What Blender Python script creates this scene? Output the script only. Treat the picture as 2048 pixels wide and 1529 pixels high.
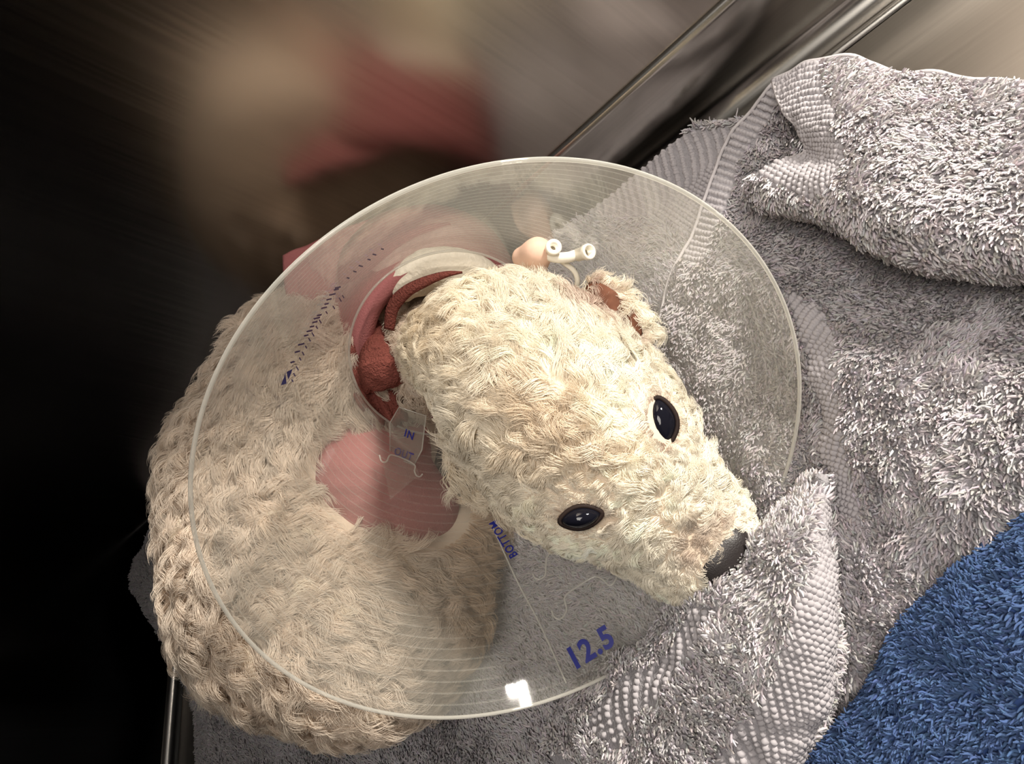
import bpy, bmesh, math
import numpy as np
from mathutils import Vector, Matrix, kdtree
from mathutils.bvhtree import BVHTree

for o in list(bpy.data.objects):
    bpy.data.objects.remove(o, do_unlink=True)
scn = bpy.context.scene
COL = scn.collection
rng = np.random.default_rng(7)

# ------------------------------------------------------------------ camera
F = 1600.0
H = 0.375
UPV = np.array([-.74, .25, .625]); UPV /= np.linalg.norm(UPV)
YV = np.array([-.66, -.45, -.60]); YV -= UPV * (YV @ UPV); YV /= np.linalg.norm(YV)
XV = np.cross(YV, UPV)
A = np.stack([XV, YV, UPV])
CAM = np.array([0, 0, H])
cd = bpy.data.cameras.new('camera'); cd.sensor_fit = 'HORIZONTAL'; cd.sensor_width = 36
cd.lens = 36 * F / 2048; cd.clip_start = .01
cam = bpy.data.objects.new('camera', cd); COL.objects.link(cam)
M4 = Matrix([list(A[i]) + [CAM[i]] for i in range(3)] + [[0, 0, 0, 1]])
cam.matrix_world = M4
scn.camera = cam

# ------------------------------------------------------------------ light
scn.view_settings.view_transform = 'Standard'; scn.view_settings.look = 'None'
scn.view_settings.gamma = 1; scn.view_settings.use_curve_mapping = False
scn.view_settings.exposure = 0.18
w = bpy.data.worlds.new('room'); scn.world = w; w.use_nodes = True
w.node_tree.nodes['Background'].inputs[0].default_value = (1, .93, .84, 1)
w.node_tree.nodes['Background'].inputs[1].default_value = .13


def area(name, loc, target, sx, sy, power, col):
    l = bpy.data.lights.new(name, 'AREA'); l.shape = 'RECTANGLE'; l.size = sx; l.size_y = sy
    l.energy = power; l.color = col
    o = bpy.data.objects.new(name, l); COL.objects.link(o)
    o.location = loc
    o.rotation_euler = (Vector(target) - Vector(loc)).to_track_quat('-Z', 'Y').to_euler()
    return o


area('room_lamp', (.60, -1.0, .70), (.18, .25, .1), .13, .075, 18, (1, .94, .84))
area('room_lamp', (.63, -1.0, .605), (.18, .25, .1), .10, .075, 16, (1, .94, .84))
area('ceiling_lamp', (-.50, -.55, 1.9), (.22, .35, .1), 1.0, .9, 36, (1, .94, .86))


# ------------------------------------------------------------------ helpers
def camdir(px, py):
    return A @ np.array([(px - 1024) / F, (764.5 - py) / F, -1.0])


def pix(px, py, d):
    return CAM + camdir(px, py) * d


def onz(px, py, z):
    v = camdir(px, py)
    return CAM + v * ((z - H) / v[2])


def nrm(v):
    v = np.asarray(v, float)
    return v / np.maximum(np.linalg.norm(v, axis=-1, keepdims=True), 1e-12)


def tag(o, label=None, cat=None, group=None, kind=None):
    if label: o['label'] = label
    if cat: o['category'] = cat
    if group: o['group'] = group
    if kind: o['kind'] = kind
    return o


def link(name, data, mat=None, parent=None):
    o = bpy.data.objects.new(name, data); COL.objects.link(o)
    if mat is not None: data.materials.append(mat)
    if parent is not None: attach(o, parent)
    return o


def attach(o, parent):
    o.parent = parent
    o.matrix_parent_inverse = Matrix.Translation(-world_loc(parent))


def world_loc(o):
    v = Vector(o.location)
    if o.parent is not None and o.type != 'EMPTY':
        return Vector((0, 0, 0))
    return v if o.type == 'EMPTY' else Vector((0, 0, 0))


def empty(name, loc, label, cat):
    o = bpy.data.objects.new(name, None); COL.objects.link(o)
    o.location = loc; o.empty_display_size = .03
    return tag(o, label, cat)


def mesh(name, V, Fc, mat=None, parent=None, smooth=True, uv=None):
    me = bpy.data.meshes.new(name)
    me.from_pydata([tuple(map(float, v)) for v in V], [], [tuple(map(int, f)) for f in Fc])
    if smooth: me.polygons.foreach_set('use_smooth', [True] * len(me.polygons))
    if uv is not None:
        l = me.uv_layers.new(name='UVMap')
        vi = np.empty(len(me.loops), int); me.loops.foreach_get('vertex_index', vi)
        l.data.foreach_set('uv', np.asarray(uv, float)[vi].ravel())
    me.update()
    return link(name, me, mat, parent)


def box_mesh(name, lo, hi, mat, parent=None, bev=.0):
    bm = bmesh.new(); bmesh.ops.create_cube(bm, size=1)
    for v in bm.verts:
        v.co = Vector([lo[i] + (v.co[i] + .5) * (hi[i] - lo[i]) for i in range(3)])
    if bev: bmesh.ops.bevel(bm, geom=bm.edges[:], offset=bev, segments=2, affect='EDGES')
    me = bpy.data.meshes.new(name); bm.to_mesh(me); bm.free()
    return link(name, me, mat, parent)


def tube(name, pts, r, mat, parent=None, seg=8, closed=False):
    pts = np.asarray(pts, float); n = len(pts)
    r = np.broadcast_to(np.asarray(r, float), (n,))
    if closed: T = nrm(np.roll(pts, -1, 0) - np.roll(pts, 1, 0))
    else: T = nrm(np.gradient(pts, axis=0))
    ref = np.array([.31, .52, .8])
    V = []; Fc = []
    a = nrm(np.cross(T[0], ref))
    for i in range(n):
        a = nrm(a - T[i] * (a @ T[i])); b = np.cross(T[i], a)
        for k in range(seg):
            t = 2 * math.pi * k / seg
            V.append(pts[i] + r[i] * (math.cos(t) * a + math.sin(t) * b))
    m = n if closed else n - 1
    for i in range(m):
        for k in range(seg):
            j = (i + 1) % n
            Fc.append((i * seg + k, i * seg + (k + 1) % seg, j * seg + (k + 1) % seg, j * seg + k))
    if not closed:
        Fc.append(tuple(range(seg))[::-1]); Fc.append(tuple((n - 1) * seg + k for k in range(seg)))
    return mesh(name, V, Fc, mat, parent)


def crom(P, m):
    """Catmull-Rom resample of control points P (k, ...) to m samples."""
    P = np.asarray(P, float); k = len(P)
    E = np.concatenate([[2 * P[0] - P[1]], P, [2 * P[-1] - P[-2]]])
    t = np.linspace(0, k - 1 - 1e-9, m); i = t.astype(int); f = (t - i).reshape((-1,) + (1,) * (P.ndim - 1))
    a, b, c, d = E[i], E[i + 1], E[i + 2], E[i + 3]
    return .5 * ((2 * b) + (c - a) * f + (2 * a - 5 * b + 4 * c - d) * f ** 2 + (3 * b - a - 3 * c + d) * f ** 3)


# smooth 3D value noise, vectorised
_perm = rng.permutation(4096)
_val = rng.random(4096) * 2 - 1


def vnoise(P, s):
    P = np.asarray(P, float) * s
    i = np.floor(P).astype(int); f = P - i; f = f * f * (3 - 2 * f)
    out = 0
    for dx in (0, 1):
        for dy in (0, 1):
            for dz in (0, 1):
                h = _val[_perm[(_perm[(_perm[(i[..., 0] + dx) & 4095] + i[..., 1] + dy) & 4095] + i[..., 2] + dz) & 4095]]
                wgt = (f[..., 0] if dx else 1 - f[..., 0]) * (f[..., 1] if dy else 1 - f[..., 1]) * (f[..., 2] if dz else 1 - f[..., 2])
                out = out + h * wgt
    return out


# ------------------------------------------------------------------ materials
def newmat(name):
    m = bpy.data.materials.new(name); m.use_nodes = True
    return m, m.node_tree.nodes, m.node_tree.links, m.node_tree.nodes['Principled BSDF']


def simple(name, col, rough=.6, metal=0, spec=.5, noise=None, bump=None, sheen=0):
    m, N, Lk, b = newmat(name)
    b.inputs['Base Color'].default_value = (*col, 1); b.inputs['Roughness'].default_value = rough
    b.inputs['Metallic'].default_value = metal; b.inputs['Specular IOR Level'].default_value = spec
    if sheen: b.inputs['Sheen Weight'].default_value = sheen
    tc = N.new('ShaderNodeTexCoord')
    if noise:
        sc, amt = noise
        n = N.new('ShaderNodeTexNoise'); n.inputs['Scale'].default_value = sc; n.inputs['Detail'].default_value = 4
        Lk.new(tc.outputs['Object'], n.inputs['Vector'])
        mx = N.new('ShaderNodeMix'); mx.data_type = 'RGBA'
        mx.inputs['A'].default_value = (*[c * (1 - amt) for c in col], 1); mx.inputs['B'].default_value = (*[min(1, c * (1 + amt)) for c in col], 1)
        Lk.new(n.outputs['Fac'], mx.inputs['Factor']); Lk.new(mx.outputs['Result'], b.inputs['Base Color'])
    if bump:
        sc, st, dist = bump
        n = N.new('ShaderNodeTexNoise'); n.inputs['Scale'].default_value = sc; n.inputs['Detail'].default_value = 2
        Lk.new(tc.outputs['Object'], n.inputs['Vector'])
        bp = N.new('ShaderNodeBump'); bp.inputs['Strength'].default_value = st; bp.inputs['Distance'].default_value = dist
        Lk.new(n.outputs['Fac'], bp.inputs['Height']); Lk.new(bp.outputs['Normal'], b.inputs['Normal'])
    return m


def steel(name, brush, col=(.50, .475, .45), rough=.30, aniso=.85):
    """Brushed stainless steel; brush = world direction of the grinding lines."""
    m, N, Lk, b = newmat(name)
    b.inputs['Metallic'].default_value = 1
    b.inputs['Anisotropic'].default_value = aniso
    tc = N.new('ShaderNodeTexCoord')
    mp = N.new('ShaderNodeMapping')
    mp.inputs['Scale'].default_value = [6 if abs(brush[i]) > .5 else 420 for i in range(3)]
    Lk.new(tc.outputs['Object'], mp.inputs['Vector'])
    n = N.new('ShaderNodeTexNoise'); n.inputs['Scale'].default_value = 1; n.inputs['Detail'].default_value = 3
    Lk.new(mp.outputs['Vector'], n.inputs['Vector'])
    mx = N.new('ShaderNodeMix'); mx.data_type = 'RGBA'
    mx.inputs['A'].default_value = (*[c * .86 for c in col], 1); mx.inputs['B'].default_value = (*[c * 1.1 for c in col], 1)
    Lk.new(n.outputs['Fac'], mx.inputs['Factor']); Lk.new(mx.outputs['Result'], b.inputs['Base Color'])
    mr = N.new('ShaderNodeMapRange'); mr.inputs['To Min'].default_value = rough * .85; mr.inputs['To Max'].default_value = rough * 1.2
    Lk.new(n.outputs['Fac'], mr.inputs['Value']); Lk.new(mr.outputs['Result'], b.inputs['Roughness'])
    cx = N.new('ShaderNodeCombineXYZ')
    for i in range(3): cx.inputs[i].default_value = brush[i]
    Lk.new(cx.outputs[0], b.inputs['Tangent'])
    return m


def hairmat(name, rough=.65, spec=.25, trans=.0):
    m, N, Lk, b = newmat(name)
    at = N.new('ShaderNodeAttribute'); at.attribute_name = 'hcol'
    Lk.new(at.outputs['Color'], b.inputs['Base Color'])
    b.inputs['Roughness'].default_value = rough; b.inputs['Specular IOR Level'].default_value = spec
    if trans:
        tr = N.new('ShaderNodeBsdfTranslucent'); Lk.new(at.outputs['Color'], tr.inputs['Color'])
        ms = N.new('ShaderNodeMixShader'); ms.inputs[0].default_value = trans
        out = N['Material Output']
        Lk.new(b.outputs[0], ms.inputs[1]); Lk.new(tr.outputs[0], ms.inputs[2]); Lk.new(ms.outputs[0], out.inputs['Surface'])
    return m


M_wallR = steel('steel_side_wall', (0, 0, 1), rough=.24, aniso=.65, col=(.64, .58, .52))
M_wallB = steel('steel_wall_darkened', (0, 0, 1), rough=.14, col=(.030, .030, .032))  # near-black colour stands in for the dark surroundings this steel reflects
M_floor = steel('steel_floor', (0, 1, 0), rough=.30, aniso=.7, col=(.34, .31, .28))
M_trimR = steel('steel_trim_side', (0, 1, 0), rough=.22, aniso=.6, col=(.6, .57, .53))
M_trimB = steel('steel_trim_back', (1, 0, 0), rough=.22, aniso=.3, col=(.9, .89, .88))
M_skin = simple('dog_skin', (.66, .54, .42), .8, noise=(60, .12))
M_fur = hairmat('dog_fur', .6, .3, .25)
M_eye = simple('dog_eye', (.006, .006, .010), .06, spec=.3)
M_lid = simple('dog_eyelid', (.018, .010, .008), .7, spec=.2)
M_ear = simple('dog_inner_ear', (.16, .068, .042), .8, spec=.15, noise=(250, .5))
M_nose = simple('dog_nose', (.022, .018, .018), .42, bump=(1400, .35, .0006))
M_pile = hairmat('towel_pile', .85, .1)
M_tow = simple('grey_towel_weave', (.30, .285, .30), .95, spec=.1, noise=(180, .15), bump=(700, .6, .002))
M_band = simple('grey_towel_band', (.40, .375, .39), .9, spec=.1, noise=(60, .12))
M_hem = simple('grey_towel_hem', (.50, .47, .48), .9, spec=.1, noise=(300, .2))
M_blue = simple('blue_towel_weave', (.045, .085, .24), .95, spec=.1, noise=(160, .2))
M_pink = simple('pink_wrap', (.40, .142, .140), .8, spec=.2, noise=(120, .10), bump=(900, .5, .001))
M_gauze = simple('red_gauze', (.235, .072, .058), .9, spec=.1, noise=(500, .35), bump=(800, .9, .002))
M_cotton = simple('cotton_padding', (.85, .77, .64), .9, spec=.1, noise=(90, .12), bump=(260, .5, .003))
M_port = simple('white_port_plastic', (.85, .80, .70), .3)
M_bore = simple('port_bore', (.30, .26, .20), .5)
M_tape = simple('beige_tape', (.78, .52, .40), .7)
M_ink = simple('blue_ink', (.012, .018, .22), .4)
M_ink2 = simple('violet_ink', (.06, .04, .22), .4)


def plastic(name, milk, stripes=True, col=(.86, .83, .74)):
    m, N, Lk, b = newmat(name)
    N.remove(b); out = N['Material Output']
    tp = N.new('ShaderNodeBsdfTransparent'); tp.inputs[0].default_value = (.985, .985, .975, 1)
    df = N.new('ShaderNodeBsdfDiffuse'); df.inputs[0].default_value = (*col, 1)
    tl = N.new('ShaderNodeBsdfTranslucent'); tl.inputs[0].default_value = (*col, 1)
    gl = N.new('ShaderNodeBsdfGlossy'); gl.inputs['Roughness'].default_value = .04
    mk = N.new('ShaderNodeMixShader'); mk.inputs[0].default_value = .5
    Lk.new(df.outputs[0], mk.inputs[1]); Lk.new(tl.outputs[0], mk.inputs[2])
    lw = N.new('ShaderNodeLayerWeight'); lw.inputs['Blend'].default_value = .5
    pw = N.new('ShaderNodeMath'); pw.operation = 'POWER'; pw.inputs[1].default_value = 2.5
    Lk.new(lw.outputs['Facing'], pw.inputs[0])
    ma = N.new('ShaderNodeMath'); ma.operation = 'MULTIPLY_ADD'; ma.inputs[1].default_value = milk * 1.6; ma.inputs[2].default_value = milk
    Lk.new(pw.outputs[0], ma.inputs[0])
    fac = ma.outputs[0]
    if stripes:
        uvn = N.new('ShaderNodeUVMap'); sp = N.new('ShaderNodeSeparateXYZ'); Lk.new(uvn.outputs[0], sp.inputs[0])
        mu = N.new('ShaderNodeMath'); mu.operation = 'MULTIPLY'; mu.inputs[1].default_value = 30
        Lk.new(sp.outputs['Y'], mu.inputs[0])
        fr = N.new('ShaderNodeMath'); fr.operation = 'FRACT'; Lk.new(mu.outputs[0], fr.inputs[0])
        mr = N.new('ShaderNodeMapRange'); mr.inputs['From Min'].default_value = .80; mr.inputs['From Max'].default_value = .92
        mr.inputs['To Max'].default_value = .12
        Lk.new(fr.outputs[0], mr.inputs['Value'])
        ad = N.new('ShaderNodeMath'); ad.operation = 'ADD'; Lk.new(fac, ad.inputs[0]); Lk.new(mr.outputs[0], ad.inputs[1])
        fac = ad.outputs[0]
    m1 = N.new('ShaderNodeMixShader'); Lk.new(fac, m1.inputs[0]); Lk.new(tp.outputs[0], m1.inputs[1]); Lk.new(mk.outputs[0], m1.inputs[2])
    fp = N.new('ShaderNodeMath'); fp.operation = 'POWER'; fp.inputs[1].default_value = 5
    Lk.new(lw.outputs['Facing'], fp.inputs[0])
    fn = N.new('ShaderNodeMath'); fn.operation = 'MULTIPLY_ADD'; fn.inputs[1].default_value = .55; fn.inputs[2].default_value = .045
    Lk.new(fp.outputs[0], fn.inputs[0])
    m2 = N.new('ShaderNodeMixShader'); Lk.new(fn.outputs[0], m2.inputs[0]); Lk.new(m1.outputs[0], m2.inputs[1]); Lk.new(gl.outputs[0], m2.inputs[2])
    Lk.new(m2.outputs[0], out.inputs['Surface'])
    return m


M_cone = plastic('clear_cone_plastic', .17)
M_edge = plastic('cone_edge_plastic', .42, False, (.92, .9, .84))
M_tab = plastic('cone_tab_plastic', .16, False)

# ------------------------------------------------------------------ kennel
XR, YB, XL, YF, ZC = .387, .957, -.42, -.15, 1.0
tag(box_mesh('floor', (XL, YF, -.01), (XR, YB, 0), M_floor), 'brushed steel kennel floor under the towels', kind='structure')
tag(box_mesh('wall_right', (XR, YF, -.01), (XR + .01, YB + .01, ZC), M_wallR), 'brushed steel kennel side wall reflecting the dog', kind='structure')
tag(box_mesh('wall_back', (XL, YB, -.01), (XR, YB + .01, ZC), M_wallB), 'steel kennel back wall, colour darkened in place of dark reflections', kind='structure')
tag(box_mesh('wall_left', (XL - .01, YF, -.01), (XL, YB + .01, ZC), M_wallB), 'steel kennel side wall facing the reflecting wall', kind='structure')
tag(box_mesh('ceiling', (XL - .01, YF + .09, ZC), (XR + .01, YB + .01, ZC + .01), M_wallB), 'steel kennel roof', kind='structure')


def cove(name, prof, a, b, inward, mat, label):
    """Extrude a (distance from wall, height) profile along the wall from a to b."""
    V = []; Fc = []
    for p in (a, b):
        for u, z in prof:
            V.append(np.array(p) + np.array(inward) * u + np.array([0, 0, z]))
    n = len(prof)
    for i in range(n - 1): Fc.append((i, i + 1, n + i + 1, n + i))
    o = mesh(name, V, Fc, mat)
    return tag(o, label, kind='structure')


def arcp(r, off, k=10):
    return [(off + r - r * math.sin(t), r - r * math.cos(t)) for t in np.linspace(0, math.pi / 2, k)]


pr = [(.026, .0004), (.0245, .0022), (.0225, .0028), (.0205, .0022), (.019, .0010)]
pr += [(.004 + u, z + .001) for u, z in arcp(.014, 0)]
pr += [(.004, .030), (.004, .060), (.0034, .0635), (.002, .065), (.0002, .0655)]
cove('trim_1', pr, (XR, YF, 0), (XR, YB, 0), (-1, 0, 0), M_trimR, 'bright rounded steel upstand where side wall meets floor')
pb = [(.016, .0004)] + [(u + .0004, z + .0005) for u, z in arcp(.012, 0, 14)]
cove('trim_2', pb, (XL, YB, 0), (XR, YB, 0), (0, -1, 0), M_trimB, 'shiny steel cove where back wall meets floor')


# ------------------------------------------------------------------ hair strands
def strands(name, pts, rad, cols, mat, parent):
    n, k, _ = pts.shape
    hc = bpy.data.hair_curves.new(name)
    hc.add_curves([k] * n)
    hc.attributes['position'].data.foreach_set('vector', np.ascontiguousarray(pts, np.float32).ravel())
    ra = hc.attributes.get('radius') or hc.attributes.new('radius', 'FLOAT', 'POINT')
    ra.data.foreach_set('value', np.ascontiguousarray(rad, np.float32).ravel())
    ca = hc.attributes.new('hcol', 'FLOAT_COLOR', 'CURVE')
    ca.data.foreach_set('color', np.ascontiguousarray(np.concatenate([cols, np.ones((n, 1))], 1), np.float32).ravel())
    o = link(name, hc, mat, parent)
    return tag(o, kind='stuff')


def sample_tris(V, T, n):
    a, b, c = V[T[:, 0]], V[T[:, 1]], V[T[:, 2]]
    ar = np.linalg.norm(np.cross(b - a, c - a), axis=1)
    idx = rng.choice(len(T), n, p=ar / ar.sum())
    u = rng.random((n, 2)); s = np.sqrt(u[:, :1]); r2 = u[:, 1:]
    bar = np.concatenate([1 - s, s * (1 - r2), s * r2], 1)
    return idx, bar


def visible(P, m=700):
    """keep what stands in or near the photograph's field of view"""
    q = (P - CAM) @ A
    x = 1024 + F * q[:, 0] / np.maximum(-q[:, 2], 1e-3); y = 764.5 - F * q[:, 1] / np.maximum(-q[:, 2], 1e-3)
    return (q[:, 2] < -.02) & (x > -m) & (x < 2048 + m) & (y > -m) & (y < 1529 + m)


# ------------------------------------------------------------------ towels
def sheet_grid(ctrl, nu, nv):
    g = np.array([[onz(*c) for c in row] for row in ctrl])
    g = crom(g, nv)
    return np.swapaxes(crom(np.swapaxes(g, 0, 1), nu), 0, 1)


def grid_normals(G):
    du = np.gradient(G, axis=1); dv = np.gradient(G, axis=0)
    n = nrm(np.cross(du, dv))
    if (n[..., 2]).mean() < 0: n = -n
    return n


def cloth(name, G, thick, mat, parent, wr=.0018):
    nv, nu = G.shape[:2]
    N = grid_normals(G)
    G = G + N * (wr * vnoise(G, 45) + .6 * wr * vnoise(G, 110))[..., None]
    N = grid_normals(G)
    top = G.reshape(-1, 3); bot = (G - N * thick).reshape(-1, 3); o = nv * nu
    I = np.arange(o).reshape(nv, nu)
    q = np.stack([I[:-1, :-1], I[:-1, 1:], I[1:, 1:], I[1:, :-1]], -1).reshape(-1, 4)
    Fc = [tuple(r) for r in q] + [tuple(r[::-1] + o) for r in q]
    loop = list(I[0]) + list(I[1:, -1]) + list(I[-1, -2::-1]) + list(I[-2:0:-1, 0])
    for a, b in zip(loop, loop[1:] + loop[:1]): Fc.append((b, a, a + o, b + o))
    ob = mesh(name, np.concatenate([top, bot]), Fc, mat, parent)
    return ob, G, N


def quad_sample(G, N, n, inside):
    """n roots on a grid sheet: position, normal, u, v, along-u tangent"""
    nv, nu = G.shape[:2]
    ar = np.linalg.norm(np.cross(G[:-1, 1:] - G[:-1, :-1], G[1:, :-1] - G[:-1, :-1]), axis=2).ravel()
    idx = rng.choice(len(ar), n, p=ar / ar.sum())
    r, c = idx // (nu - 1), idx % (nu - 1); f = rng.random((n, 2))
    fu, fv = f[:, :1], f[:, 1:]

    def bl(X): return (X[r, c] * (1 - fu) + X[r, c + 1] * fu) * (1 - fv) + (X[r + 1, c] * (1 - fu) + X[r + 1, c + 1] * fu) * fv
    P = bl(G); Nn = nrm(bl(N)); T = nrm(G[r, c + 1] - G[r, c])
    u = (c + f[:, 0]) / (nu - 1); v = (r + f[:, 1]) / (nv - 1)
    keep = visible(P)
    if inside is not None: keep &= ~inside(u, v)
    return P[keep], Nn[keep], u[keep], v[keep], T[keep]


def sheet_area(G):
    return np.linalg.norm(np.cross(G[:-1, 1:] - G[:-1, :-1], G[1:, :-1] - G[:-1, :-1]), axis=2).sum()


def terry(G, N, parent, dens, col, inside=None, length=.0052, rad=.00052, lean=.75):
    """terry loops: short thick twisted strands standing on the sheet"""
    n = int(sheet_area(G) * dens)
    P, Nn, u, v, T = quad_sample(G, N, n, inside)
    n = len(P); k = 5
    B = np.cross(Nn, T)
    ang = 2.4 * vnoise(P, 28) + 1.4 * vnoise(P, 120) + rng.normal(0, .45, n)
    D = T * np.cos(ang)[:, None] + B * np.sin(ang)[:, None]
    S = np.cross(Nn, D)
    s = np.linspace(0, 1, k)[None, :, None]
    Ls = (length * rng.uniform(.7, 1.25, n))[:, None, None]
    ln = (lean * rng.uniform(.5, 1.3, n))[:, None, None]
    tw = rng.uniform(0, 6.28, n)[:, None, None]
    pts = P[:, None] - Nn[:, None] * .0006 + Ls * (Nn[:, None] * (s - .42 * ln * s ** 2) + D[:, None] * ln * s ** 1.4) \
        + .0007 * np.sin(5 * s + tw) * S[:, None]
    prof = np.array([.9, 1.05, 1.0, .9, .45])[None]
    rd = rad * prof * rng.uniform(.75, 1.2, (n, 1))
    c = np.array(col)[None] * (1 + .16 * vnoise(P, 30) + .14 * vnoise(P, 260) + rng.normal(0, .09, n))[:, None]
    c = c * (1 + rng.normal(0, .03, (n, 3)))
    return strands('pile', pts, rd, np.clip(c, .01, .95), M_pile, parent)


ICO = None


def nubs(G, N, parent, inside, sp=.0033, name='woven_band'):
    """raised rice-weave knots of the border band, on the sheet's own rows and columns"""
    nv, nu = G.shape[:2]
    lu = np.linalg.norm(np.diff(G, axis=1), axis=2).sum(1).mean(); lv = np.linalg.norm(np.diff(G, axis=0), axis=2).sum(0).mean()
    cu, cv = max(2, int(lu / sp)), max(2, int(lv / sp))
    uu, vv = np.meshgrid((np.arange(cu) + .5) / cu, (np.arange(cv) + .5) / cv)
    uu = uu + (np.arange(cv) % 2)[:, None] * .5 / cu
    uu = np.clip(uu.ravel(), 0, .999); vv = vv.ravel()
    m = inside(uu, vv); uu, vv = uu[m], vv[m]
    x, y = uu * (nu - 1), vv * (nv - 1); c, r = x.astype(int), y.astype(int); fu, fv = (x - c)[:, None], (y - r)[:, None]
    c = np.minimum(c, nu - 2); r = np.minimum(r, nv - 2)

    def bl(X): return (X[r, c] * (1 - fu) + X[r, c + 1] * fu) * (1 - fv) + (X[r + 1, c] * (1 - fu) + X[r + 1, c + 1] * fu) * fv
    P = bl(G); Nn = nrm(bl(N)); T = nrm(G[r, c + 1] - G[r, c]); B = np.cross(Nn, T)
    k = visible(P); P, Nn, T, B = P[k], Nn[k], T[k], B[k]
    if not len(P): return
    rings = [(0, 1.0, 1), (1, .8, 6), (1, .0, 6)]
    base = [(0, 0, 1.)] + [(.62 * math.cos(t), .62 * math.sin(t), .72) for t in np.arange(6) * math.pi / 3] + [(math.cos(t), math.sin(t), -.1) for t in np.arange(6) * math.pi / 3]
    base = np.array(base)
    fc = [(0, 1 + i, 1 + (i + 1) % 6) for i in range(6)] + [(1 + i, 7 + i, 7 + (i + 1) % 6, 1 + (i + 1) % 6) for i in range(6)]
    n = len(P); jit = rng.uniform(.85, 1.15, (n, 1))
    V = P[:, None] + (sp * .60 * jit)[:, None] * base[None, :, :1] * T[:, None] + (sp * .54 * jit)[:, None] * base[None, :, 1:2] * B[:, None] + (.0017 * jit)[:, None] * base[None, :, 2:] * Nn[:, None]
    V += rng.normal(0, .00015, V.shape)
    Fc = [tuple(np.array(f) + 13 * i) for i in range(n) for f in fc]
    return tag(mesh(name, V.reshape(-1, 3), Fc, M_band, parent), kind='stuff')


GREY = (.46, .435, .45)
towel = empty('bath_towel', onz(1400, 900, .0), 'crumpled grey terry towel spread under the dog, folded up around its nose', 'towel')

# base layer, lying on the floor, pushed up the back wall behind the dog
xs = np.linspace(-.13, .368, 120); ys = np.linspace(.0, 1, 200)
XX, YY = np.meshgrid(xs, ys)
y0 = np.interp(XX, [.2, .26, .316, .34, .368], [.03, .05, .085, .10, .15])
YY = y0 + (.905 - y0) * YY
edge = .03 * vnoise(np.stack([XX, YY * 0, YY * 0], -1), 9) * (YY / .9) ** 4
ZZ = .012 + .062 * np.exp(-((XX - .315) / .085) ** 2 - ((YY - .90) / .06) ** 2) \
    + .012 * np.exp(-((YY - .82) / .05) ** 2) * np.exp(-((XX - .05) / .2) ** 2) + .010 * np.exp(-((XX - .372) / .02) ** 2)
ZZ += .016 * np.exp(-(((YY - .47) - 1.2 * (XX - .02)) / .022) ** 2) * np.exp(-((XX + .02) / .08) ** 2)
G0 = np.stack([XX, YY + edge, ZZ], -1)
G0[..., 1] -= .035 * np.clip((.30 - XX) / .4, 0, 1) * (YY / .9) ** 6
base, G, N = cloth('base_layer', G0, .006, M_tow, towel, .003)
in0 = lambda u, v: (u > .87) & (v > .01) & (v < .13)
terry(G, N, base, 640000, GREY, in0)
nubs(G, N, base, in0)

# middle layer, hem running from the wall corner to under the dog's cheek
mid_ctrl = [
    [(1548, 166, .030), (1600, 190, .028), (1700, 220, .026), (1800, 240, .026), (1950, 250, .026), (2200, 290, .026)],
    [(1457, 283, .024), (1530, 310, .016), (1620, 350, .016), (1740, 400, .018), (1900, 430, .022), (2200, 460, .022)],
    [(1407, 414, .024), (1480, 440, .018), (1570, 480, .020), (1700, 540, .024), (1880, 600, .028), (2200, 640, .03)],
    [(1360, 520, .024), (1450, 540, .024), (1545, 570, .034), (1680, 630, .040), (1880, 700, .048), (2200, 740, .05)],
    [(1322, 610, .024), (1450, 640, .024), (1570, 660, .034), (1690, 700, .048), (1880, 800, .056), (2200, 830, .055)],
    [(1320, 760, .021), (1480, 770, .022), (1600, 770, .024), (1680, 790, .046), (1880, 900, .058), (2180, 940, .055)],
    [(1360, 880, .020), (1510, 880, .022), (1620, 880, .022), (1690, 900, .044), (1880, 1010, .054), (2120, 1060, .050)],
    [(1420, 1000, .018), (1540, 1000, .020), (1640, 1000, .026), (1710, 1020, .042), (1860, 1110, .046), (2060, 1170, .036)],
    [(1480, 1120, .016), (1570, 1130, .018), (1655, 1140, .026), (1720, 1160, .038), (1830, 1220, .036), (1980, 1290, .022)],
    [(1540, 1260, .014), (1590, 1270, .016), (1655, 1280, .024), (1715, 1290, .032), (1790, 1320, .026), (1880, 1370, .014)],
    [(1560, 1380, .010), (1600, 1390, .012), (1650, 1395, .018), (1690, 1390, .022), (1730, 1385, .018), (1780, 1390, .008)],
]
G0 = sheet_grid(mid_ctrl, 150, 260)
midl, G, N = cloth('middle_layer', G0, .005, M_tow, towel, .003)
in1 = lambda u, v: ((u > .40) & (u < .62) & (v > .30) & (v < .72) & (np.abs(u - (.43 + .22 * v)) < .055)) | ((u < .11) & (v < .30))
terry(G, N, midl, 680000, (.44, .41, .425), in1)
nubs(G, N, midl, in1)
tube('hem', G[::3, 0] + np.array([0, 0, .001]), .0011, M_hem, midl, 6)

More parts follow.
